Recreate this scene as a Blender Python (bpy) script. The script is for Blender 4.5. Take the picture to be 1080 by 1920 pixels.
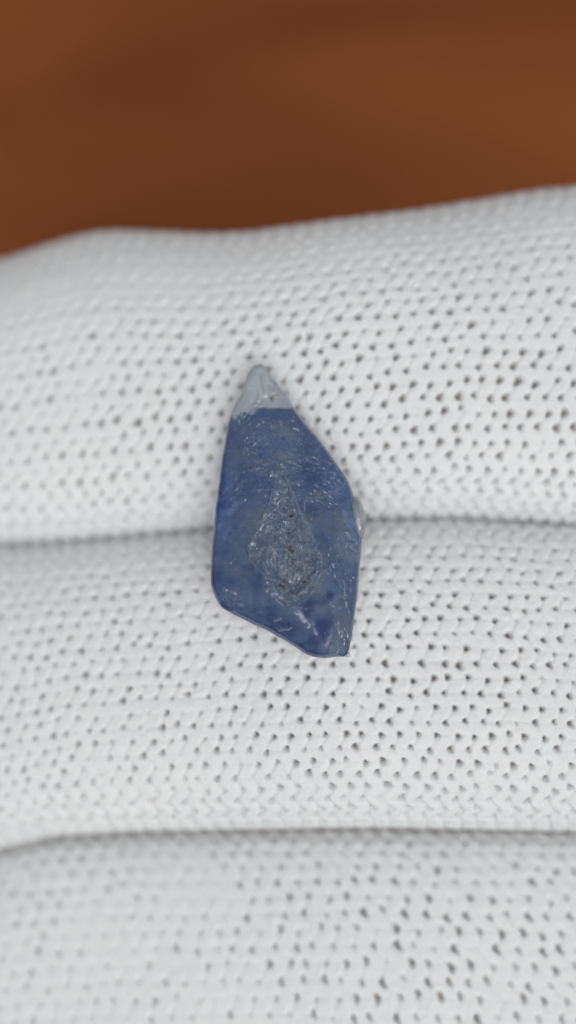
import bpy, math, random
import numpy as np
from mathutils import Vector

# ------------------------------------------------------------------ scene, camera, sky, sun (1 unit = 1 cm)
for o in list(bpy.data.objects):
    bpy.data.objects.remove(o)
scene = bpy.context.scene
C = scene.collection
scene.unit_settings.scale_length = 0.01
rng = np.random.default_rng(7)
random.seed(7)

LENS, DIST, TILT = 64.5, 11.0, math.radians(9.0)
target = np.array([0.0, 0.0, 0.1])
cam_pos = target + DIST * np.array([0.0, -math.sin(TILT), math.cos(TILT)])
cd = bpy.data.cameras.new('camera')
cam = bpy.data.objects.new('camera', cd)
C.objects.link(cam)
cam.location = cam_pos.tolist()
cam.rotation_euler = (TILT, 0, 0)
cd.lens, cd.sensor_width, cd.sensor_fit = LENS, 36.0, 'AUTO'
cd.clip_start, cd.clip_end = 0.5, 500.0
cd.dof.use_dof = True
cd.dof.focus_distance = 10.90
cd.dof.aperture_fstop = 0.09
cd.dof.aperture_blades = 0
scene.camera = cam

w = bpy.data.worlds.new('World')
scene.world = w
w.use_nodes = True
nt = w.node_tree
nt.nodes.clear()
SUN_EL, SUN_AZ = math.radians(67), math.radians(166)
sky = nt.nodes.new('ShaderNodeTexSky')
sky.sky_type = 'NISHITA'
sky.sun_disc = False
sky.sun_elevation = SUN_EL
sky.sun_rotation = SUN_AZ
sky.dust_density = 4.0
hs = nt.nodes.new('ShaderNodeHueSaturation')      # overcast: grey-white rather than blue
hs.inputs['Saturation'].default_value = 0.12
bg = nt.nodes.new('ShaderNodeBackground')
bg.inputs['Strength'].default_value = 0.12
wo = nt.nodes.new('ShaderNodeOutputWorld')
nt.links.new(sky.outputs[0], hs.inputs['Color'])
nt.links.new(hs.outputs[0], bg.inputs['Color'])
nt.links.new(bg.outputs[0], wo.inputs['Surface'])

sd = bpy.data.lights.new('sun', 'SUN')
sd.energy = 1.15
sd.angle = math.radians(44)
sd.color = (1.0, 0.965, 0.92)
sun = bpy.data.objects.new('sun', sd)
C.objects.link(sun)
sdir = Vector((math.sin(SUN_AZ) * math.cos(SUN_EL), math.cos(SUN_AZ) * math.cos(SUN_EL), math.sin(SUN_EL)))
sun.rotation_euler = sdir.to_track_quat('Z', 'Y').to_euler()
sun.location = (sdir * 40).to_tuple()

scene.view_settings.view_transform = 'Standard'
scene.view_settings.look = 'None'
scene.view_settings.exposure = -0.31
scene.view_settings.gamma = 1.0
scene.cycles.use_denoising = True
scene.cycles.max_bounces = 14
scene.cycles.transmission_bounces = 12
scene.cycles.diffuse_bounces = 6
scene.cycles.caustics_refractive = True

# ------------------------------------------------------------------ helpers
CT, ST = math.cos(TILT), math.sin(TILT)


def at(px, py, z):
    """point on the level z under pixel (px, py) of the 1080 x 1920 picture"""
    px, py, z = np.broadcast_arrays(np.asarray(px, float), np.asarray(py, float), np.asarray(z, float))
    k = 36.0 / LENS / 1920.0
    a, b = (px - 540) * k, (960 - py) * k
    dy, dz = b * CT + ST, b * ST - CT
    t = (z - cam_pos[2]) / dz
    return np.stack([cam_pos[0] + a * t, cam_pos[1] + dy * t, z], -1)


def mesh_np(name, verts, quads, tris=None, smooth=True):
    me = bpy.data.meshes.new(name)
    nq = 0 if quads is None else len(quads)
    ntr = 0 if tris is None else len(tris)
    me.vertices.add(len(verts))
    me.vertices.foreach_set('co', np.ascontiguousarray(verts, dtype=np.float32).ravel())
    loops = []
    if nq:
        loops.append(np.asarray(quads).ravel())
    if ntr:
        loops.append(np.asarray(tris).ravel())
    loops = np.concatenate(loops).astype(np.int32)
    starts = np.concatenate([np.arange(nq) * 4, nq * 4 + np.arange(ntr) * 3]).astype(np.int32)
    me.loops.add(len(loops))
    me.loops.foreach_set('vertex_index', loops)
    me.polygons.add(nq + ntr)
    me.polygons.foreach_set('loop_start', starts)
    me.update(calc_edges=True)
    if smooth:
        me.polygons.foreach_set('use_smooth', np.ones(nq + ntr, dtype=bool))
    me.validate()
    return me


def link(name, me, mat=None, parent=None):
    o = bpy.data.objects.new(name, me)
    C.objects.link(o)
    if mat:
        me.materials.append(mat)
    if parent:
        o.parent = parent
    return o


def new_mat(name):
    m = bpy.data.materials.new(name)
    m.use_nodes = True
    n = m.node_tree
    n.nodes.clear()
    out = n.nodes.new('ShaderNodeOutputMaterial')
    p = n.nodes.new('ShaderNodeBsdfPrincipled')
    n.links.new(p.outputs[0], out.inputs['Surface'])
    return m, n, p


def vnoise(x, y, seed, octaves=3):
    """smooth value noise in -1..1"""
    r = np.random.default_rng(seed)
    tab = r.uniform(-1, 1, (256, 256))
    tot, amp, s = 0.0, 1.0, 0.0
    x, y = np.asarray(x, float), np.asarray(y, float)
    for _ in range(octaves):
        xi, yi = np.floor(x).astype(int), np.floor(y).astype(int)
        fx, fy = x - xi, y - yi
        fx, fy = fx * fx * (3 - 2 * fx), fy * fy * (3 - 2 * fy)
        a, b = tab[xi & 255, yi & 255], tab[(xi + 1) & 255, yi & 255]
        c, d = tab[xi & 255, (yi + 1) & 255], tab[(xi + 1) & 255, (yi + 1) & 255]
        tot = tot + amp * ((a * (1 - fx) + b * fx) * (1 - fy) + (c * (1 - fx) + d * fx) * fy)
        s += amp
        amp *= 0.5
        x, y = x * 2.03 + 17.3, y * 2.03 + 5.1
    return tot / s


def sstep(a, b, x):
    t = np.clip((x - a) / (b - a), 0, 1)
    return t * t * (3 - 2 * t)


# ------------------------------------------------------------------ wooden table, far below the hand
def wood_material():
    m, n, p = new_mat('varnished_wood')
    tc = n.nodes.new('ShaderNodeTexCoord')
    mp = n.nodes.new('ShaderNodeMapping')
    mp.inputs['Scale'].default_value = (0.07, 0.30, 0.5)
    mp.inputs['Rotation'].default_value = (0, 0, math.radians(16))
    n.links.new(tc.outputs['Object'], mp.inputs[0])
    nz = n.nodes.new('ShaderNodeTexNoise')
    nz.inputs['Scale'].default_value = 1.6
    nz.inputs['Detail'].default_value = 6
    nz.inputs['Distortion'].default_value = 0.8
    n.links.new(mp.outputs[0], nz.inputs[0])
    cr = n.nodes.new('ShaderNodeValToRGB')
    e = cr.color_ramp.elements
    e[0].position, e[0].color = 0.28, (0.128, 0.032, 0.010, 1)
    e[1].position, e[1].color = 0.74, (0.300, 0.095, 0.028, 1)
    n.links.new(nz.outputs['Fac'], cr.inputs[0])
    n.links.new(cr.outputs[0], p.inputs['Base Color'])
    p.inputs['Roughness'].default_value = 0.6
    p.inputs['Specular IOR Level'].default_value = 0.08
    return m


def bevel_box(x0, x1, y0, y1, z0, z1, b):
    import bmesh
    bm = bmesh.new()
    bmesh.ops.create_cube(bm, size=1.0)
    for v in bm.verts:
        v.co = Vector(((x0 + x1) / 2 + v.co.x * (x1 - x0), (y0 + y1) / 2 + v.co.y * (y1 - y0), (z0 + z1) / 2 + v.co.z * (z1 - z0)))
    bmesh.ops.bevel(bm, geom=bm.edges[:], offset=b, segments=3, affect='EDGES')
    me = bpy.data.meshes.new('table_top')
    bm.to_mesh(me)
    bm.free()
    return me


TABLE_Z = -8.0
tab = link('wooden_table', bevel_box(-45, 45, -25, 35, TABLE_Z - 2.4, TABLE_Z, 0.3), wood_material())
tab['label'] = 'reddish brown wooden table top, out of focus below the gloved hand'
tab['category'] = 'table'

# ------------------------------------------------------------------ gloved hand
def yarn_material():
    m, n, p = new_mat('white_nylon_yarn')
    tc = n.nodes.new('ShaderNodeTexCoord')
    mp = n.nodes.new('ShaderNodeMapping')
    mp.inputs['Scale'].default_value = (1.0, 2.2, 1.6)
    mp.inputs['Rotation'].default_value = (0, 0, 0.5)
    n.links.new(tc.outputs['Object'], mp.inputs[0])
    nz = n.nodes.new('ShaderNodeTexNoise')          # fine filaments
    nz.inputs['Scale'].default_value = 34
    nz.inputs['Detail'].default_value = 4
    n.links.new(mp.outputs[0], nz.inputs[0])
    bp = n.nodes.new('ShaderNodeBump')
    bp.inputs['Strength'].default_value = 0.75
    bp.inputs['Distance'].default_value = 0.008
    n.links.new(nz.outputs['Fac'], bp.inputs['Height'])
    n.links.new(bp.outputs[0], p.inputs['Normal'])
    nz2 = n.nodes.new('ShaderNodeTexNoise')
    nz2.inputs['Scale'].default_value = 0.9
    n.links.new(tc.outputs['Object'], nz2.inputs[0])
    cr = n.nodes.new('ShaderNodeValToRGB')
    cr.color_ramp.elements[0].position, cr.color_ramp.elements[0].color = 0.3, (0.775, 0.792, 0.802, 1)
    cr.color_ramp.elements[1].position, cr.color_ramp.elements[1].color = 0.7, (0.805, 0.817, 0.825, 1)
    n.links.new(nz2.outputs['Fac'], cr.inputs[0])
    n.links.new(cr.outputs[0], p.inputs['Base Color'])
    p.inputs['Roughness'].default_value = 0.75
    p.inputs['Specular IOR Level'].default_value = 0.3
    p.inputs['Subsurface Weight'].default_value = 0.6
    p.inputs['Subsurface Radius'].default_value = (1.0, 0.95, 0.9)
    p.inputs['Subsurface Scale'].default_value = 0.04
    return m


def skin_material():
    m, n, p = new_mat('skin')
    nz = n.nodes.new('ShaderNodeTexNoise')
    nz.inputs['Scale'].default_value = 3
    cr = n.nodes.new('ShaderNodeValToRGB')
    cr.color_ramp.elements[0].color = (0.24, 0.20, 0.18, 1)
    cr.color_ramp.elements[1].color = (0.32, 0.26, 0.23, 1)
    n.links.new(nz.outputs['Fac'], cr.inputs[0])
    n.links.new(cr.outputs[0], p.inputs['Base Color'])
    p.inputs['Roughness'].default_value = 0.6
    return m


YARN, SKIN = yarn_material(), skin_material()
TOP1 = [(-900, 640), (-560, 600), (-300, 545), (0, 487), (60, 467), (130, 446), (200, 432), (270, 435), (400, 441), (480, 436), (600, 414), (700, 401), (800, 388), (930, 366), (1010, 352), (1080, 346), (1700, 290), (2300, 270)]
CR1 = [(-900, 1040), (-300, 1033), (0, 1025), (90, 1023), (200, 1015), (300, 1007), (400, 997), (540, 984), (700, 979), (850, 977), (950, 983), (1080, 991), (1500, 1005), (2300, 1010)]
CR2 = [(-900, 1660), (-300, 1625), (0, 1590), (100, 1566), (250, 1557), (540, 1552), (700, 1550), (1080, 1557), (1500, 1575), (2300, 1590)]
BOT3 = [(-900, 2170), (-300, 2160), (0, 2150), (540, 2140), (1080, 2150), (2300, 2170)]


def curve_world(poly, z):
    p = np.array(poly, float)
    xs = np.linspace(p[0, 0], p[-1, 0], 400)
    ys = np.interp(xs, p[:, 0], p[:, 1])
    k = np.ones(7) / 7                                   # soften the corners
    ys = np.convolve(np.pad(ys, 3, mode='edge'), k, 'valid')
    return at(xs, ys, z - sag((xs - 540) * 0.0032))


def sag(x):
    """the fingers bend away a little towards their tips"""
    return 0.17 * np.clip(0.35 - x, 0, 3) ** 1.25


class Finger:
    """surface (x, s) -> point and normal; s = arc length round the finger from its crown"""
    def __init__(self, up, low, zc, hz, pw, tip_x, seed, odd, opening):
        lap = 7                                          # neighbouring fingers press together
        self.up, self.low = curve_world([(a, b - lap * (0.8 * (a < 520) if up is TOP1 else 6 if up is CR2 else 1)) for a, b in up], zc), curve_world([(a, b + lap) for a, b in low], zc)
        self.zc, self.hz, self.pw, self.tip, self.seed = zc, hz, pw, tip_x, seed
        self.odd, self.opening = odd, opening
        self.long = 1.9 if up is CR2 else 1.15
        self.round_top = 0.30 if up is TOP1 else 0.0
        th = np.linspace(-math.radians(118), math.radians(118), 600)
        y, z = self.section(th, 0.9)
        s = np.concatenate([[0], np.cumsum(np.hypot(np.diff(y), np.diff(z)))])
        self.s_of = s - s[300]
        self.th_of = th
        self.half = s[-1] / 2

    def section(self, th, hw):
        sn, cs = np.sin(th), np.cos(th)
        pw = np.where((sn > 0) & (self.round_top > 0), self.pw + self.round_top, self.pw)
        return hw * np.sign(sn) * np.abs(sn) ** pw, self.hz * np.sign(cs) * np.abs(cs) ** pw

    def point(self, x, s):
        th = np.interp(s, self.s_of, self.th_of)
        yu = np.interp(x, self.up[:, 0], self.up[:, 1])
        yl = np.interp(x, self.low[:, 0], self.low[:, 1])
        cap = np.sqrt(np.clip(1 - np.clip((self.tip + 0.75 - x) / 0.75, 0, 0.999) ** 2, 0.002, 1))
        hw = (yu - yl) / 2 * cap
        y, z = self.section(th, 1.0)
        wob = 0.016 * vnoise(x * 0.9 + 31, s * 0.9 + self.seed, self.seed, 2)
        return np.stack([x + 0 * th, (yu + yl) / 2 + y * hw, self.zc - sag(x) + (z * cap + wob)], -1)

    def frame(self, x, s):
        e = 0.01
        p = self.point(x, s)
        du = self.point(x + e, s) - p
        dv = self.point(x, s + e) - p
        n = np.cross(dv, du)
        n *= np.sign((n * 1.0)[..., 2:3] + 0)
        n /= np.linalg.norm(n, axis=-1, keepdims=True) + 1e-12
        # below the widest point the outward normal turns downwards
        out = p - np.stack([p[..., 0], (np.interp(x, self.up[:, 0], self.up[:, 1]) + np.interp(x, self.low[:, 0], self.low[:, 1])) / 2, 0 * x + self.zc - sag(x)], -1)
        sg = np.sign((n * out).sum(-1, keepdims=True))
        return p, n * np.where(sg == 0, 1, sg)


def knit(F, wale, course, x0, x1, shear, groove, seed):
    """puffy stocking stitch worked round the finger: slanted legs with creases between them and an open hole at every crossing"""
    r = np.random.default_rng(seed)
    nw = 2 * int(F.half * 0.93 / wale)                    # wales across the visible arc
    nc = int((x1 - x0) / course)
    KU, KV = 14, 19
    U, Vv = np.meshgrid(np.arange(nc * KU + 1) / KU, np.arange(nw * KV + 1) / KV, indexing='ij')   # stitch units
    u0 = x0 + U * course
    v0 = (Vv - nw / 2) * wale
    # uneven tension
    Us = U + 0.22 * vnoise(U * 0.33 + 3, Vv * 0.45, seed + 1, 2) + 0.05 * vnoise(U * 1.1, Vv * 1.1 + 9, seed + 2, 1)
    Vs = Vv + 0.10 * vnoise(U * 0.21 + 5, Vv * 0.4 + 40, seed + 3, 2)
    Us = Us - shear(u0, v0) / course
    band = np.floor(2 * Vs)
    fv = 2 * Vs - band                                    # 0..1 inside a half wale
    par = band.astype(int) & 1
    # creases run from a hole in one row to a hole in the next: steep one way, flatter the other way
    off0 = np.where(par == 0, 0.0, 0.5)
    off1 = np.where(par == 0, 0.5, 1.0)
    so = off0 + (off1 - off0) * np.where(par == 0, fv, fv)
    so = np.where(par == 0, 0.5 * fv, 0.5 - 0.5 * fv)
    fs = (Us - so) % 1.0
    cu = np.sqrt(np.clip(1 - (2 * fs - 1) ** 2 * 0.97, 0, 1))
    cv = np.sqrt(np.clip(1 - (2 * fv - 1) ** 2 * 0.80, 0, 1))
    gu = np.minimum(fs, 1 - fs) * course                  # distance from the crease between two legs
    gv = np.minimum(fv, 1 - fv) * wale * 0.5
    h = 0.009 * groove * (0.62 * cu + 0.38 * cv)
    flank = sstep(0.50, 0.95, np.abs(v0))
    h = h - groove * (np.where(par == 0, 0.0095, 0.005) * (1 - flank) + 0.026 * flank) * np.exp(-(gu / (0.008 + 0.008 * flank)) ** 2) * np.maximum(F.opening(u0, v0), flank) - 0.002 * np.exp(-(gv / 0.007) ** 2)
    # holes on the rows
    row = np.round(2 * Vs).astype(int)
    rp = row & 1
    ho = np.where(rp == 0, 0.0, 0.5)
    col = np.round(Us - ho).astype(int)
    tabr = np.clip(r.normal(1.0, 0.24, (512, 512)), 0.35, 1.6)
    tabx, taby = r.normal(0, 0.07, (512, 512)), r.normal(0, 0.05, (512, 512))
    ri, ci = row & 511, (col + 100) & 511
    dx = (Us - ho - col - tabx[ri, ci]) * course
    dy = (Vs - row / 2.0 - taby[ri, ci]) * wale
    size = tabr[ri, ci] * (1 + 0.32 * vnoise(U * 0.12 + 7, Vv * 0.2, seed + 5, 2))
    size = size * np.where(rp == 1, F.odd(u0), 1.0) * F.opening(u0, v0)
    # three-cornered: wider where the two creases leave the row
    dd = np.hypot((dx + 0.55 * np.abs(dy) * np.where(rp == 0, -1, 1)) / 1.05, dy / F.long) / (0.0122 * (0.35 + 0.65 * size) + 1e-4)
    hole = np.exp(-dd ** 3.2)
    h = h - 0.13 * hole * np.clip(size * 1.6 - 0.5, 0, 1)
    h = h + 0.0045 * vnoise(U * 2.6, Vv * 3.1, seed + 6, 3) + 0.003 * vnoise(U * 6.5, Vv * 7.5, seed + 7, 1)
    p, n = F.frame(u0, v0)
    p = p + n * (h - 0.03)[..., None]
    L = U.shape[1]
    idx = np.arange(U.size).reshape(U.shape)
    q = np.stack([idx[:-1, :-1], idx[:-1, 1:], idx[1:, 1:], idx[1:, :-1]], -1).reshape(-1, 4)
    return mesh_np('knit', p.reshape(-1, 3), q)


def skin_mesh(F, x0, x1):
    xs = np.linspace(x0, x1, 60)
    ss = np.linspace(-F.half, F.half, 40)
    X, S = np.meshgrid(xs, ss, indexing='ij')
    p, n = F.frame(X, S)
    p = p - n * 0.10
    idx = np.arange(60 * 40).reshape(60, 40)
    q = np.stack([idx[:-1, :-1], idx[:-1, 1:], idx[1:, 1:], idx[1:, :-1]], -1).reshape(-1, 4)
    bot = np.stack([idx[:-1, -1], idx[:-1, 0], idx[1:, 0], idx[1:, -1]], -1)
    return mesh_np('finger', p.reshape(-1, 3), np.concatenate([q, bot]))


hand = bpy.data.objects.new('gloved_hand', None)
C.objects.link(hand)
hand.location = (0, 0, -1.4)
hand['label'] = 'hand in a white knitted glove, three fingers side by side under the blue crystal'
hand['category'] = 'gloved hand'

FINGERS = [
    (Finger(TOP1, CR1, -0.66, 0.66, 0.74, -2.75, 11, lambda u: 0.55 + 0.45 * sstep(-1.2, -0.2, u), lambda u, v: 1.02 - 0.72 * sstep(0.10, 0.75, v - 0.10 * u)), 0.158, 0.112, lambda u, v: 0.12 * v + 0.06 * np.clip(u, 0, 3) * v, 1.0, 5),
    (Finger(CR1, CR2, -0.74, 0.64, 0.72, -2.85, 12, lambda u: 0.9 + 0.1 * sstep(-1.2, 0.5, u), lambda u, v: 0.72 + 0.19 * sstep(-1.0, 0.9, u) - 0.35 * sstep(0.45, 0.9, v)), 0.158, 0.110, lambda u, v: -0.12 * v, 1.0, 6),
    (Finger(CR2, BOT3, -1.36, 0.66, 0.76, -2.6, 13, lambda u: 0.96 + 0 * u, lambda u, v: 0.64 + 0.10 * sstep(-0.8, 0.8, u)), 0.172, 0.127, lambda u, v: -0.32 * v - 0.05 * u * v, 0.9, 7),
]
X1 = 3.5
for F, wl, cs, sh, gr, sd_ in FINGERS:
    me = knit(F, wl, cs, F.tip + 0.02, X1, sh, gr, sd_)
    f = link('glove_finger', me, YARN, None)
    f.parent = hand
    f.matrix_parent_inverse = hand.matrix_basis.inverted()
    s = link('finger', skin_mesh(F, F.tip + 0.15, X1), SKIN, f)

# ------------------------------------------------------------------ the crystal
OUT = np.array([(483, 683), (472, 688), (463, 702), (457, 720), (451, 738), (440, 757), (432, 777), (428, 793), (423, 820), (418, 850), (414, 877), (410, 907),
       (406, 937), (402, 977), (399, 1007), (396, 1050), (395, 1080), (396, 1100), (403, 1120), (413, 1137), (422, 1144), (450, 1158), (477, 1172),
       (500, 1182), (527, 1197), (553, 1213), (573, 1227), (590, 1233), (610, 1234), (627, 1232), (648, 1231), (655, 1217), (660, 1193), (663, 1167),
       (667, 1140), (671, 1113), (673, 1080), (676, 1047), (678, 1017), (680, 993), (677, 968), (668, 945), (662, 927), (658, 913), (650, 897), (637, 877), (620, 853),
       (603, 830), (587, 810), (570, 790), (553, 767), (545, 752), (537, 736), (527, 727), (515, 712), (505, 698), (498, 688), (491, 683)], float)
PX0, PY0, PW, PH = 380, 660, 320, 590
gx, gy = np.meshgrid(np.arange(PW) + PX0, np.arange(PH) + PY0)
gx, gy = gx.astype(float), gy.astype(float)


def seg_dist(x, y, a, b):
    ax, ay = a
    bx, by = b
    t = np.clip(((x - ax) * (bx - ax) + (y - ay) * (by - ay)) / ((bx - ax) ** 2 + (by - ay) ** 2 + 1e-9), 0, 1)
    return np.hypot(x - ax - t * (bx - ax), y - ay - t * (by - ay))


def poly_sd(x, y, poly):
    """signed distance, negative inside"""
    d = np.full(x.shape, 1e9)
    inside = np.zeros(x.shape, bool)
    n = len(poly)
    for i in range(n):
        a, b = poly[i], poly[(i + 1) % n]
        d = np.minimum(d, seg_dist(x, y, a, b))
        c = ((a[1] > y) != (b[1] > y)) & (x < (b[0] - a[0]) * (y - a[1]) / (b[1] - a[1] + 1e-12) + a[0])
        inside ^= c
    return np.where(inside, -d, d)


def plane(a, b, slope, base=0.0):
    """height rising inwards from the line a-b (inside on the right of a->b in picture axes)"""
    nx, ny = -(b[1] - a[1]), (b[0] - a[0])
    l = math.hypot(nx, ny)
    return base + slope * ((gx - a[0]) * nx + (gy - a[1]) * ny) / l


S = 0.0032
edge = -poly_sd(gx, gy, OUT)                       # distance inwards, px
# broad faces (inward normals chosen by sign)
faces = []
cen = (535.0, 990.0)
for a, b, sl, base in [((440, 757), (398, 1060), 0.50, 14), ((545, 752), (655, 920), 0.50, 14), ((676, 1000), (664, 1160), 0.50, 16),
                       ((405, 1125), (575, 1230), 0.95, 12), ((600, 1233), (655, 1231), 1.10, 14), ((457, 684), (520, 684), 0.50, 12),
                       ((612, 1234), (664, 1105), 0.72, 30)]:
    pl = plane(a, b, sl)
    i, j = int(cen[1] - PY0), int(cen[0] - PX0)
    if pl[i, j] < 0:
        pl = -pl
    faces.append(pl + base)
faces = np.array(faces)
kk = 9.0                                           # soft minimum, px
hb = -kk * np.log(np.exp(-np.clip(faces, -200, 200) / kk).sum(0))
plate = 60 + 0.02 * (gy - 960)
hb = np.minimum(hb, plate + 4 * vnoise(gx / 40, gy / 40, 3))
hb = hb + 2.2 * vnoise(gx / 34, gy / 34, 21, 2)     # uneven growth faces
PIT_O = np.array([(527, 868), (540, 905), (552, 940), (578, 985), (600, 1040), (602, 1070), (585, 1105), (563, 1138), (545, 1133), (520, 1110), (493, 1075), (466, 1048), (468, 1020), (490, 985), (505, 940), (515, 900)], float)
PIT_M = np.array([(535, 945), (560, 955), (572, 990), (596, 1040), (593, 1068), (578, 1095), (556, 1118), (530, 1100), (508, 1080), (500, 1040), (510, 1000), (520, 960)], float)
PIT_I = np.array([(545, 960), (566, 985), (580, 1040), (576, 1075), (556, 1100), (530, 1088), (513, 1076), (522, 1030), (534, 990)], float)
wx, wy = 3.0 * vnoise(gx / 13, gy / 13, 31), 3.0 * vnoise(gx / 13, gy / 13, 32)
dO, dM, dI = (poly_sd(gx + wx, gy + wy, P) for P in (PIT_O, PIT_M, PIT_I))
hb = hb - 4 * (1 - sstep(-9, 3, dO)) - 7 * (1 - sstep(-6, 2, dM)) - 5 * (1 - sstep(-5, 2, dI))
flute = (1 - sstep(-6, 0, dI)) * sstep(1015, 1045, gy)
hb = hb + 1.5 * flute * np.sin(gx / 1.9 + 1.6 * vnoise(gx / 9, gy / 25, 36)) * (0.4 + 0.6 * vnoise(gx / 12, gy / 20, 37))
hb = hb + 5.5 * (1 - sstep(-8, 2, dM)) * vnoise(gx / 12, gy / 26, 38)
rimO = np.exp(-(dO / 2.6) ** 2) * np.clip(vnoise(gx / 14, gy / 14, 33) * 1.3 + 0.65, 0, 1)
rimM = np.exp(-(dM / 2.4) ** 2) * np.clip(vnoise(gx / 10, gy / 10, 34) * 1.5 + 0.45, 0, 1)
rimS = np.exp(-((dM - 14) / 1.6) ** 2) * np.clip(vnoise(gx / 8, gy / 8, 35) * 2.0, 0, 1) * (dO < 0)
hb = hb + 3.6 * rimO + 4.0 * rimM + 3.0 * rimS
hb = hb - 5.0 * np.exp(-((dI + 1) / 2.6) ** 2) * sstep(1060, 1085, gy)
# the broken lower right corner: two sunken glassy windows with a bar between
W1 = np.array([(577, 1110), (593, 1126), (588, 1146), (573, 1172), (563, 1160), (566, 1128)], float)
W2 = np.array([(625, 1138), (622, 1170), (612, 1208), (585, 1211), (562, 1211), (578, 1190), (600, 1162)], float)
W3 = np.array([(617, 1106), (626, 1114), (620, 1124), (606, 1128)], float)
win = np.zeros_like(gx)
for P, dp in ((W1, 5), (W2, 5), (W3, 3)):
    d = poly_sd(gx + wx * 0.9, gy + wy * 0.9, P)
    m = 1 - sstep(-9, 7, d + 3 * vnoise(gx / 5, gy / 5, 39))
    win = np.maximum(win, m)
    hb = hb - m * dp * 0.12

# etched strokes
det = np.zeros_like(gx)
frost_glint = np.clip(0.8 * rimO + 0.95 * rimM + 0.95 * rimS, 0, 1)  # pale etched lines: frosting, with reflection glints painted into the colour


def stroke(x, y, ang, ln, wd, amp, bend, mark=False):
    r = ln / 2 + 4
    i0, i1 = int(max(0, y - r - PY0)), int(min(PH, y + r - PY0 + 1))
    j0, j1 = int(max(0, x - r - PX0)), int(min(PW, x + r - PX0 + 1))
    if i1 <= i0 or j1 <= j0:
        return
    X, Y = gx[i0:i1, j0:j1] - x, gy[i0:i1, j0:j1] - y
    c, s = math.cos(ang), math.sin(ang)
    a, b = X * c + Y * s, -X * s + Y * c
    b = b - bend * a * a / ln
    f = np.exp(-(b / wd) ** 2) * np.exp(-(2 * a / ln) ** 4)
    det[i0:i1, j0:j1] += amp * f
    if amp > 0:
        frost_glint[i0:i1, j0:j1] = np.maximum(frost_glint[i0:i1, j0:j1], f * (min(1, amp) * 0.32 if not mark else 1.0))


clus = vnoise(gx / 26, gy / 26, 55, 2)
N = 0
while N < 1100:
    x, y = rng.uniform(395, 682), rng.uniform(685, 1235)
    i, j = int(y - PY0), int(x - PX0)
    if edge[i, j] < 4 or win[i, j] > 0.1 or (clus[i, j] < rng.uniform(-0.35, 0.25) and dO[i, j] > 0):
        continue
    if dM[i, j] < 2:
        ang, ln, am = math.pi / 2 + rng.normal(0, 0.28), rng.uniform(14, 46), rng.uniform(0.6, 1.9)
        if rng.random() < 0.80:
            continue
    elif dO[i, j] < 8:
        ang, ln, am = math.pi / 2 + rng.normal(0, 0.8), rng.uniform(8, 22), rng.uniform(0.6, 1.7)
        if rng.random() < 0.68:
            continue
    elif y < 960 and x < 525:
        ang, ln, am = -math.pi / 4 + rng.normal(0, 0.55), rng.uniform(6, 22), rng.uniform(0.25, 1.0)
    elif y < 960:
        ang, ln, am = 0.45 + rng.normal(0, 0.5), rng.uniform(6, 20), rng.uniform(0.25, 0.9)
    elif x > 600:
        ang, ln, am = math.pi / 2 + rng.normal(0, 0.3), rng.uniform(6, 24), rng.uniform(0.15, 0.6)
        if rng.random() < 0.35:
            continue
    else:
        ang, ln, am = rng.uniform(0, math.pi), rng.uniform(4, 12), rng.uniform(0.2, 0.8)
        if rng.random() < 0.25:
            continue
    if y < 765:
        am *= 0.5
        if rng.random() < 0.6:
            continue
    wide, am = (1.5, 1.7 * am) if dO[i, j] < 4 else (1.15, 0.72 * am)
    stroke(x, y, ang, ln, wide * rng.uniform(0.9, 1.8), am * (1 if rng.random() < 0.62 else -1), rng.normal(0, 0.5))
    N += 1
# single marks seen in the photograph
for x, y, ang, ln, wd, am, be in [(494, 722, 1.35, 36, 2.2, 3.6, 0.15), (484, 745, 1.6, 22, 1.2, 1.1, 0), (513, 718, 0.9, 14, 1.4, 1.4, 0.5),
                                  (526, 792, 1.2, 14, 2, 2.2, .5), (547, 795, 1.9, 12, 2, -2.4, .5), (556, 803, .4, 14, 2, 2.0, .6), (528, 806, 1.6, 18, 1.6, 1.6, .2),
                                  (519, 1162, -0.15, 14, 1.4, 2.2, 0), (533, 1180, -0.15, 24, 1.4, 2.2, 0), (618, 1200, 1.9, 44, 1.3, 1.6, 0), (524, 1063, 1.65, 40, 1.4, 2.4, 0),
                                  (530, 1063, 1.6, 38, 1.4, 2.2, 0), (535, 1060, 1.6, 36, 1.4, 2.0, 0), (569, 1060, 1.4, 60, 1.7, 2.6, 0.1), (563, 1055, 1.45, 54, 1.3, -2.0, 0.1),
                                  (575, 1065, 1.2, 30, 1.4, 2.0, 0.3), (582, 1070, 1.9, 26, 1.4, 2.0, 0.2), (525, 1098, 0.65, 50, 1.8, -2.6, .2), (530, 1094, 0.65, 40, 1.4, 2.2, .2),
                                  (575, 1085, -0.8, 34, 1.6, -2.4, 0), (487, 1032, -1.1, 20, 2, 2.6, .3), (588, 1030, 0.6, 14, 2, 2.6, .5), (594, 1045, 0.2, 16, 2.2, -2.4, .4),
                                  (655, 1001, 0.9, 16, 1.6, 2.4, .8), (662, 1015, 0.3, 22, 1.6, -2, .8), (660, 1030, 0.4, 22, 1.6, -1.8, .8), (569, 1015, 0.2, 22, 2, -2.0, -.8),
                                  (570, 945, 1.5, 26, 1.3, 2.2, 0), (511, 965, 1.2, 22, 2.4, 2.2, .2), (506, 985, -0.6, 20, 2, 2.0, .2), (450, 1135, .5, 12, 3, 1.6, .2),
                                  (437, 1112, .5, 16, 3, 1.5, .2), (421, 1106, .5, 10, 3, 1.5, .2)]:
    stroke(x, y, ang, ln, wd * 1.35, am * 1.5, be, True)
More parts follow.
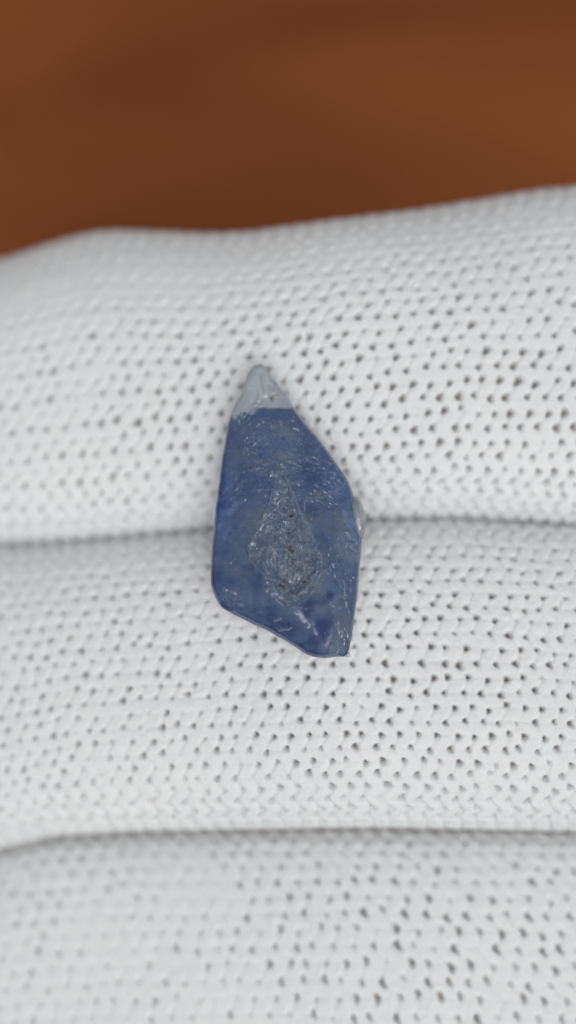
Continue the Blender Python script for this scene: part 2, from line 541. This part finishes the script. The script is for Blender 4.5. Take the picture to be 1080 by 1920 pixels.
for y in np.arange(708, 744, 3.4):                   # the broken glint line, raised and tinted pale, on the tip and a smaller one beside it
    stroke(492 + max(0, y - 722) * 0.35 + rng.normal(0, 0.5), y, 0.25, 5.5, 1.7, 2.6 if 711 < y < 740 else 1.5, 0, True)
for x, y in [(506, 716), (511, 719), (515, 724), (516, 730), (513, 735), (520, 742), (484, 745), (485, 750), (478, 759), (488, 760)]:
    stroke(x, y, rng.uniform(-0.4, 0.6), 6, 1.6, 1.9, 0.2, True)
for _ in range(170):                                  # sparkling etch pits
    x, y = rng.uniform(400, 678), rng.uniform(690, 1228)
    if edge[int(y - PY0), int(x - PX0)] > 5:
        stroke(x, y, rng.uniform(0, 3), rng.uniform(2.5, 5), rng.uniform(0.9, 1.5), rng.choice([-1, 1]) * rng.uniform(0.8, 2.0), 0)
def squiggle(ang, sx, sy, seed, width):
    c, s_ = math.cos(ang), math.sin(ang)
    a, b = gx * c + gy * s_, -gx * s_ + gy * c
    nn_ = vnoise(a / sx, b / sy, seed, 2)
    gm = np.hypot(*np.gradient(nn_)) + 0.012
    return np.exp(-(nn_ / gm / width) ** 2)


up = sstep(985, 930, gy)
sq = np.zeros_like(gx)
for k, (ang, sx, sy, wgt) in enumerate([(-0.8, 15, 5, up * sstep(545, 500, gx)), (-0.5, 12, 4.5, up * sstep(545, 490, gx)), (0.35, 15, 5, up * sstep(500, 550, gx)), (0.7, 12, 5, up * sstep(510, 560, gx)),
                                        (1.5, 16, 6, sstep(960, 1000, gy) * sstep(590, 620, gx)), (0.1, 12, 7, sstep(960, 1000, gy) * sstep(540, 500, gx) * 0.7),
                                        (1.35, 15, 6, 1.5 * (1 - sstep(-2, 10, dO))), (1.7, 11, 6, 1.5 * (1 - sstep(-2, 8, dO)))]):
    msk = np.clip(0.25 + 1.6 * vnoise(gx / 17, gy / 17, 140 + k, 2), 0, 1)
    sq = np.maximum(sq, squiggle(ang, sx, sy, 120 + k, 1.15) * msk * wgt)
sq *= (1 - 0.9 * win) * sstep(745, 775, gy)
grv = np.zeros_like(gx)
for k, (ang, sx, sy) in enumerate([(1.45, 17, 7), (1.75, 14, 6)]):
    grv = np.maximum(grv, squiggle(ang, sx, sy, 160 + k, 1.3) * np.clip(0.1 + 1.8 * vnoise(gx / 14, gy / 14, 170 + k, 2), 0, 1) * (1 - sstep(-4, 4, dM)))
det += (1.25 + 1.0 * (dO < 0)) * sq - 3.6 * grv
frost_glint = np.maximum(frost_glint, np.clip(sq, 0, 1) * 0.48)
det += 0.55 * vnoise(gx / 6.0, gy / 6.0, 41, 3) * (0.45 - 0.2 * sstep(6, -2, dO)) * (1 - 0.7 * win)
det += 0.5 * np.sin(gy / 3.1 + 2.5 * vnoise(gx / 30, gy / 22, 42)) * sstep(770, 790, gy) * sstep(980, 900, gy) * (vnoise(gx / 25, gy / 25, 43) > 0)
hb = hb + det * sstep(2, 8, edge)


def bil(M, x, y):
    fx, fy = np.clip(x - PX0, 0, PW - 1.001), np.clip(y - PY0, 0, PH - 1.001)
    j, i = fx.astype(int), fy.astype(int)
    a, b = fx - j, fy - i
    return (M[i, j] * (1 - a) + M[i, j + 1] * a) * (1 - b) + (M[i + 1, j] * (1 - a) + M[i + 1, j + 1] * a) * b


# radial grid: NA rays from the middle, NT rings on top, NB rings below
CX, CY = 540.0, 985.0
NA, NT, NB = 1300, 280, 60
dens = np.array([np.linspace(OUT[i], OUT[(i + 1) % len(OUT)], 40, endpoint=False) for i in range(len(OUT))]).reshape(-1, 2)
ker = np.ones(19) / 19
dens = np.stack([np.convolve(np.concatenate([dens[-9:, k], dens[:, k], dens[:9, k]]), ker, 'valid') for k in (0, 1)], 1)
step = np.concatenate([[0], np.cumsum(np.hypot(*np.diff(np.vstack([dens, dens[:1]]), axis=0).T))])
tt = np.linspace(0, step[-1], NA, endpoint=False)
closed = np.vstack([dens, dens[:1]])
bx, by = np.interp(tt, step, closed[:, 0]), np.interp(tt, step, closed[:, 1])
bx += 0.8 * vnoise(tt / 17, 0 * tt, 61, 3)
by += 0.8 * vnoise(tt / 17, 0 * tt + 9, 62, 3)
RIM = 0.08
rho = np.linspace(0, 1, NT + 1)[1:] ** 0.92
X = CX + (bx[None] - CX) * rho[:, None]
Y = CY + (by[None] - CY) * rho[:, None]
ed = (1 - rho)[:, None] * np.hypot(bx - CX, by - CY)[None] * 0.8
roll = np.sqrt(np.clip(1 - (1 - np.clip(ed / 7.0, 0, 1)) ** 2, 0, 1))
Z = RIM + S * bil(hb, X, Y) * roll
rb = np.linspace(1, 0, NB + 1)[1:-1]
Xb = CX + (bx[None] - CX) * rb[:, None]
Yb = CY + (by[None] - CY) * rb[:, None]
depth = 0.34 * np.sqrt(np.clip(1 - rb ** 2, 0, 1))[:, None] * np.exp(-((Yb - 1000) / 330.0) ** 2)
Zb = RIM - depth + 0.012 * vnoise(Xb / 14, Yb / 14, 51)
Pt, Pb = at(X, Y, Z), at(Xb, Yb, Zb)
ctop = at(CX, CY, RIM + S * bil(hb, np.array([CX]), np.array([CY])))
cbot = at(CX, CY, np.array([RIM - 0.34]))
V = np.concatenate([ctop.reshape(1, 3), Pt.reshape(-1, 3), Pb.reshape(-1, 3), cbot.reshape(1, 3)])
VX = np.concatenate([[CX], X.ravel(), Xb.ravel(), [CX]])
VY = np.concatenate([[CY], Y.ravel(), Yb.ravel(), [CY]])
NR = NT + NB - 1
idx = 1 + np.arange(NR * NA).reshape(NR, NA)
Q = np.stack([idx[:-1], np.roll(idx, -1, 1)[:-1], np.roll(idx, -1, 1)[1:], idx[1:]], -1).reshape(-1, 4)
T0 = np.stack([np.zeros(NA, int), np.roll(idx[0], -1), idx[0]], -1)
T1 = np.stack([np.full(NA, len(V) - 1), idx[-1], np.roll(idx[-1], -1)], -1)
# orientation: top faces must look up
a, b, c = V[Q[0, 0]], V[Q[0, 1]], V[Q[0, 2]]
if np.cross(b - a, c - a)[2] < 0:
    Q = Q[:, ::-1]
for TT, sgn in ((T0, 1), (T1, -1)):
    a, b, c = V[TT[0, 0]], V[TT[0, 1]], V[TT[0, 2]]
    if np.cross(b - a, c - a)[2] * sgn < 0:
        TT[:] = TT[:, ::-1]
# vertex normals of the whole closed surface, kept on every part so that no seam shows
tri_all = np.concatenate([Q[:, [0, 1, 2]], Q[:, [0, 2, 3]], T0, T1])
fn = np.cross(V[tri_all[:, 1]] - V[tri_all[:, 0]], V[tri_all[:, 2]] - V[tri_all[:, 0]])
VN = np.zeros_like(V)
for k in range(3):
    np.add.at(VN, tri_all[:, k], fn)
VN /= np.linalg.norm(VN, axis=1, keepdims=True) + 1e-15

# growth colours of the stone: r = blue depth, g = colourless zone, b = rust stain and darkened grooves, a = frosting with painted glints
clear_line = 765 + (1.6 + 3 * (gx < 492)) * vnoise(gx / 9, gy / 9, 71) + 0.0 * gx
clear_line = clear_line + np.where(gx < 492, 26 * (492 - gx) / 50.0 * (0.6 + 0.9 * vnoise(gx / 8, gy / 8, 72)), 0)
clear = 1 - sstep(-2.5, 2.5, (gy - clear_line) / (1 + 2.5 * sstep(500, 470, gx)))
blue = 0.44 + 0.20 * vnoise(gx / 9, gy / 6, 75, 3) + 0.40 * vnoise(gx / 60, gy / 28, 73, 3)
blue += 0.35 * np.exp(-((gx - 575) / 45) ** 2 - ((gy - 897 - 0.2 * (gx - 575)) / 18) ** 2)
blue += 0.30 * np.exp(-((gx - 500) / 28) ** 2 - ((gy - 905) / 16) ** 2)
blue += 0.25 * np.exp(-((gx - 415) / 14) ** 2 - ((gy - 900) / 90) ** 2)
blue += 0.08 * np.exp(-((gx - 480) / 70) ** 2 - ((gy - 1140) / 40) ** 2)
blue -= 0.40 * np.exp(-((gx - 645) / 30) ** 2 - ((gy - 1000) / 60) ** 2)
blue -= 0.30 * np.exp(-((gx - 640) / 30) ** 2 - ((gy - 1180) / 60) ** 2)
blue -= 0.34 * (1 - sstep(-10, 8, dO)) + 0.22 * (1 - sstep(-6, 3, dM)) + 0.22 * np.exp(-(np.maximum(dO, 0) / 16.0) ** 2)
blue += 0.22 * np.exp(-((gx - 400) / 22) ** 2) * sstep(780, 850, gy) + 0.10 * sstep(1110, 1180, gy) * (gx < 610)
blue -= 0.28 * np.exp(-((gx - 503) / 10) ** 2 - ((gy - 965) / 16) ** 2) + 0.25 * np.exp(-((gx - 450) / 22) ** 2 - ((gy - 800) / 22) ** 2)
zone_d = np.minimum(faces[0], faces[1]) + 3 * vnoise(gx / 30, gy / 30, 76)
blue += 0.16 * np.sin(zone_d / 4.2) * vnoise(gx / 40, gy / 40, 77) + 0.10 * np.sin(zone_d / 9.0)
blue += 0.25 * np.exp(-((gx - 588) / 38) ** 2 - ((gy - 1178) / 36) ** 2)
blue = np.clip(blue + 0.65 * win, 0, 1)

rust = 0.55 * grv                                  # groove lines of the hollow darkened with the stain colour
for x, y, rx, ry, am in [(511, 748, 8, 8, 1.5), (517, 757, 7, 8, 0.4), (512, 765, 5, 3, 1.2), (546, 968, 6, 7, 1.3), (556, 968, 6, 3, 0.8), (551, 976, 5, 7, 0.6), (543, 999, 10, 3, 1.2), (545, 1036, 7, 7, 1.0), (548, 1055, 4, 6, 0.8),
                         (552, 1072, 25, 32, 0.66), (535, 1105, 20, 9, 0.65), (575, 1080, 14, 16, 0.45), (545, 1110, 8, 4, 1.1), (556, 1020, 16, 40, 0.3), (526, 1094, 8, 3, 0.9), (533, 1101, 9, 3, 1.2), (570, 1092, 8, 3, 1.0), (542, 1028, 4, 9, 1.1), (553, 1046, 3, 8, 1.0), (575, 1000, 3, 6, 0.8)]:
    rust = np.maximum(rust, np.minimum(am, 1.3) * np.exp(-((gx - x) / rx) ** 2 - ((gy - y) / ry) ** 2) * (0.75 + 0.5 * vnoise(gx / 4, gy / 4, 81)))
rust = np.maximum(rust, 0.85 * np.exp(-((dI + 1) / 2.4) ** 2) * sstep(1062, 1085, gy) * (0.8 + 0.4 * vnoise(gx / 5, gy / 5, 83)))
for x, y, rx, ry in [(548, 966, 6, 7), (544, 999, 11, 3.5), (546, 1034, 7, 6), (541, 1043, 5, 5), (553, 1052, 4, 8), (530, 1098, 11, 3.5), (571, 1090, 9, 3.5), (543, 1112, 8, 4), (551, 845 - 52, 4, 5)]:
    rust = np.maximum(rust, 1.15 * np.exp(-((gx - x) / rx) ** 2 - ((gy - y) / ry) ** 2) * (0.8 + 0.8 * vnoise(gx / 4, gy / 4, 84)))
clear = np.maximum(clear, 0.12 * (1 - sstep(-5, 3, dI)) * sstep(1000, 1060, gy))


def crystal_material():
    m, n, p = new_mat('blue_crystal')
    at_ = n.nodes.new('ShaderNodeAttribute')
    at_.attribute_name = 'zones'
    sp = n.nodes.new('ShaderNodeSeparateColor')
    n.links.new(at_.outputs['Color'], sp.inputs[0])
    cr = n.nodes.new('ShaderNodeValToRGB')
    e = cr.color_ramp.elements
    e[0].position, e[0].color = 0.0, (0.285, 0.370, 0.510, 1)
    e[1].position, e[1].color = 1.0, (0.003, 0.045, 0.290, 1)
    mid = e.new(0.5)
    mid.color = (0.106, 0.208, 0.470, 1)
    n.links.new(sp.outputs[0], cr.inputs[0])

    def mix(fac, a, col, scale=1.0):
        x = n.nodes.new('ShaderNodeMix')
        x.data_type = 'RGBA'
        n.links.new(fac, x.inputs['Factor'])
        n.links.new(a, x.inputs[6])
        x.inputs[7].default_value = (*col, 1)
        return x.outputs[2]
    c = mix(sp.outputs[1], cr.outputs[0], (0.92, 0.98, 1.0))
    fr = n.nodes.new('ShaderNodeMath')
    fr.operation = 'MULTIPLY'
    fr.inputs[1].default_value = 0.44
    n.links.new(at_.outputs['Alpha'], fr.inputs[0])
    c = mix(fr.outputs[0], c, (0.74, 0.81, 0.89))  # frosted strokes and painted glints lighten the base colour
    c = mix(sp.outputs[2], c, (0.050, 0.030, 0.020))
    tm = n.nodes.new('ShaderNodeMapRange')           # rust lets no light through
    tm.inputs['To Min'].default_value, tm.inputs['To Max'].default_value = 0.78, 0.10
    n.links.new(sp.outputs[2], tm.inputs['Value'])
    tc_ = n.nodes.new('ShaderNodeMath')
    tc_.operation = 'MULTIPLY_ADD'
    tc_.inputs[1].default_value = -0.06
    n.links.new(sp.outputs[1], tc_.inputs[0])
    n.links.new(tm.outputs[0], tc_.inputs[2])
    n.links.new(tc_.outputs[0], p.inputs['Transmission Weight'])
    n.links.new(c, p.inputs['Base Color'])
    p.inputs['IOR'].default_value = 1.77
    p.inputs['Transmission Weight'].default_value = 0.75
    tc = n.nodes.new('ShaderNodeTexCoord')
    nz = n.nodes.new('ShaderNodeTexNoise')
    nz.inputs['Scale'].default_value = 9
    nz.inputs['Detail'].default_value = 5
    n.links.new(tc.outputs['Object'], nz.inputs[0])
    mr = n.nodes.new('ShaderNodeMapRange')
    mr.inputs['To Min'].default_value, mr.inputs['To Max'].default_value = 0.06, 0.20
    n.links.new(nz.outputs['Fac'], mr.inputs['Value'])
    gl = n.nodes.new('ShaderNodeMath')               # the colourless tip is glassier
    gl.operation = 'MULTIPLY_ADD'
    gl.inputs[1].default_value = -0.05
    n.links.new(sp.outputs[1], gl.inputs[0])
    n.links.new(mr.outputs[0], gl.inputs[2])
    gl.use_clamp = True
    n.links.new(gl.outputs[0], p.inputs['Roughness'])
    nb = n.nodes.new('ShaderNodeTexNoise')
    nb.inputs['Scale'].default_value = 70
    nb.inputs['Detail'].default_value = 4
    n.links.new(tc.outputs['Object'], nb.inputs[0])
    bp = n.nodes.new('ShaderNodeBump')
    bp.inputs['Strength'].default_value = 0.12
    bp.inputs['Distance'].default_value = 0.006
    n.links.new(nb.outputs['Fac'], bp.inputs['Height'])
    n.links.new(bp.outputs[0], p.inputs['Normal'])
    return m


CRY = crystal_material()
zone = np.stack([bil(blue, VX, VY), bil(clear, VX, VY), np.clip(bil(rust, VX, VY), 0, 1), bil(np.clip(frost_glint, 0, 1) * (1 - 0.8 * win), VX, VY)], 1)
zone[1 + NT * NA:, 2:] = 0
d_pit = bil(dM, VX, VY)
top_mask = np.zeros(len(V), bool)
top_mask[:1 + NT * NA] = True


def piece(name, qsel, t0, t1, parent=None):
    q = Q[qsel]
    tr = [T for T, k in ((T0, t0), (T1, t1)) if k]
    tr = np.concatenate(tr) if tr else None
    used = np.unique(np.concatenate([q.ravel()] + ([tr.ravel()] if tr is not None else [])))
    mp_ = np.full(len(V), -1)
    mp_[used] = np.arange(len(used))
    me = mesh_np(name, V[used], mp_[q], None if tr is None else mp_[tr])
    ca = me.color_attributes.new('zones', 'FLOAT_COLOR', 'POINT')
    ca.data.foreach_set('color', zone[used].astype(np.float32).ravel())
    me.normals_split_custom_set_from_vertices(VN[used].tolist())
    return link(name, me, CRY, parent)


qy = VY[Q].mean(1)
qc = bil(clear_line, VX[Q].mean(1), qy)
is_tip = qy < qc
is_pit = (d_pit[Q].mean(1) < 2.0) & top_mask[Q].all(1)
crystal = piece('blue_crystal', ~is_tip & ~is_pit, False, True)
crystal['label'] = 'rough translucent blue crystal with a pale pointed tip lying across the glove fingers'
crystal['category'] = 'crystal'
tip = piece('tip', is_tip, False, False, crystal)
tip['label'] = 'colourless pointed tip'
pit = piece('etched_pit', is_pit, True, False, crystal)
pit['label'] = 'grey brown etched hollow in the middle'


def bud_mesh(outline, z_mid, th, seed):
    """a small rounded crystal: outline in picture pixels, real thickness"""
    o = np.array(outline, float)
    n = 72
    d = np.vstack([o, o[:1]])
    st = np.concatenate([[0], np.cumsum(np.hypot(*np.diff(d, axis=0).T))])
    t = np.linspace(0, st[-1], n, endpoint=False)
    x, y = np.interp(t, st, d[:, 0]), np.interp(t, st, d[:, 1])
    k = np.ones(5) / 5
    x = np.convolve(np.concatenate([x[-2:], x, x[:2]]), k, 'valid')
    y = np.convolve(np.concatenate([y[-2:], y, y[:2]]), k, 'valid')
    cx, cy = x.mean(), y.mean()
    ph = np.linspace(-math.pi / 2, math.pi / 2, 25)[1:-1]
    rr, zz = np.cos(ph) ** 0.7, np.sin(ph)
    X = cx + (x[None] - cx) * rr[:, None]
    Y = cy + (y[None] - cy) * rr[:, None]
    Zz = z_mid + th * zz[:, None] + 0.008 * vnoise(X / 6, Y / 6, seed)
    P = at(X, Y, Zz).reshape(-1, 3)
    P = np.concatenate([P, at(cx, cy, z_mid - th).reshape(1, 3), at(cx, cy, z_mid + th).reshape(1, 3)])
    m = len(ph)
    idx = np.arange(m * n).reshape(m, n)
    q = np.stack([idx[:-1], idx[1:], np.roll(idx, -1, 1)[1:], np.roll(idx, -1, 1)[:-1]], -1).reshape(-1, 4)
    t0 = np.stack([np.full(n, m * n), idx[0], np.roll(idx[0], -1)], -1)
    t1 = np.stack([np.full(n, m * n + 1), np.roll(idx[-1], -1), idx[-1]], -1)
    a, b, c = P[q[-1, 0]], P[q[-1, 1]], P[q[-1, 2]]
    if np.cross(b - a, c - a)[2] < 0:
        q, t0, t1 = q[:, ::-1], t0[:, ::-1], t1[:, ::-1]
    return mesh_np('side_crystal', P, q, np.concatenate([t0, t1])), X, Y


me, X, Y = bud_mesh([(655, 935), (664, 927), (673, 932), (679, 944), (684, 960), (687, 980), (685, 996), (680, 1012), (672, 1015), (662, 990)], 0.04, 0.12, 91)
ca = me.color_attributes.new('zones', 'FLOAT_COLOR', 'POINT')
col = np.zeros((len(me.vertices), 4))
col[:, 0], col[:, 1] = 0.1, 0.9
bxy = np.concatenate([np.stack([X.ravel(), Y.ravel()], 1), [[670, 970], [670, 970]]])
col[:, 2] = 0.6 * np.exp(-((bxy[:, 0] - 682) / 4) ** 2 - ((bxy[:, 1] - 962) / 12) ** 2)
ca.data.foreach_set('color', col.astype(np.float32).ravel())
bud = link('side_crystal', me, CRY, crystal)
bud['label'] = 'small colourless crystal grown on the right side'
me, X, Y = bud_mesh([(648, 1226), (655, 1222), (658, 1227), (656, 1233), (649, 1233)], 0.06, 0.022, 92)
ca = me.color_attributes.new('zones', 'FLOAT_COLOR', 'POINT')
col = np.zeros((len(me.vertices), 4))
col[:, 1], col[:, 2] = 0.9, 0.1
ca.data.foreach_set('color', col.astype(np.float32).ravel())
chip = link('chip', me, CRY, crystal)
chip['label'] = 'tiny pale chip at the lower corner'
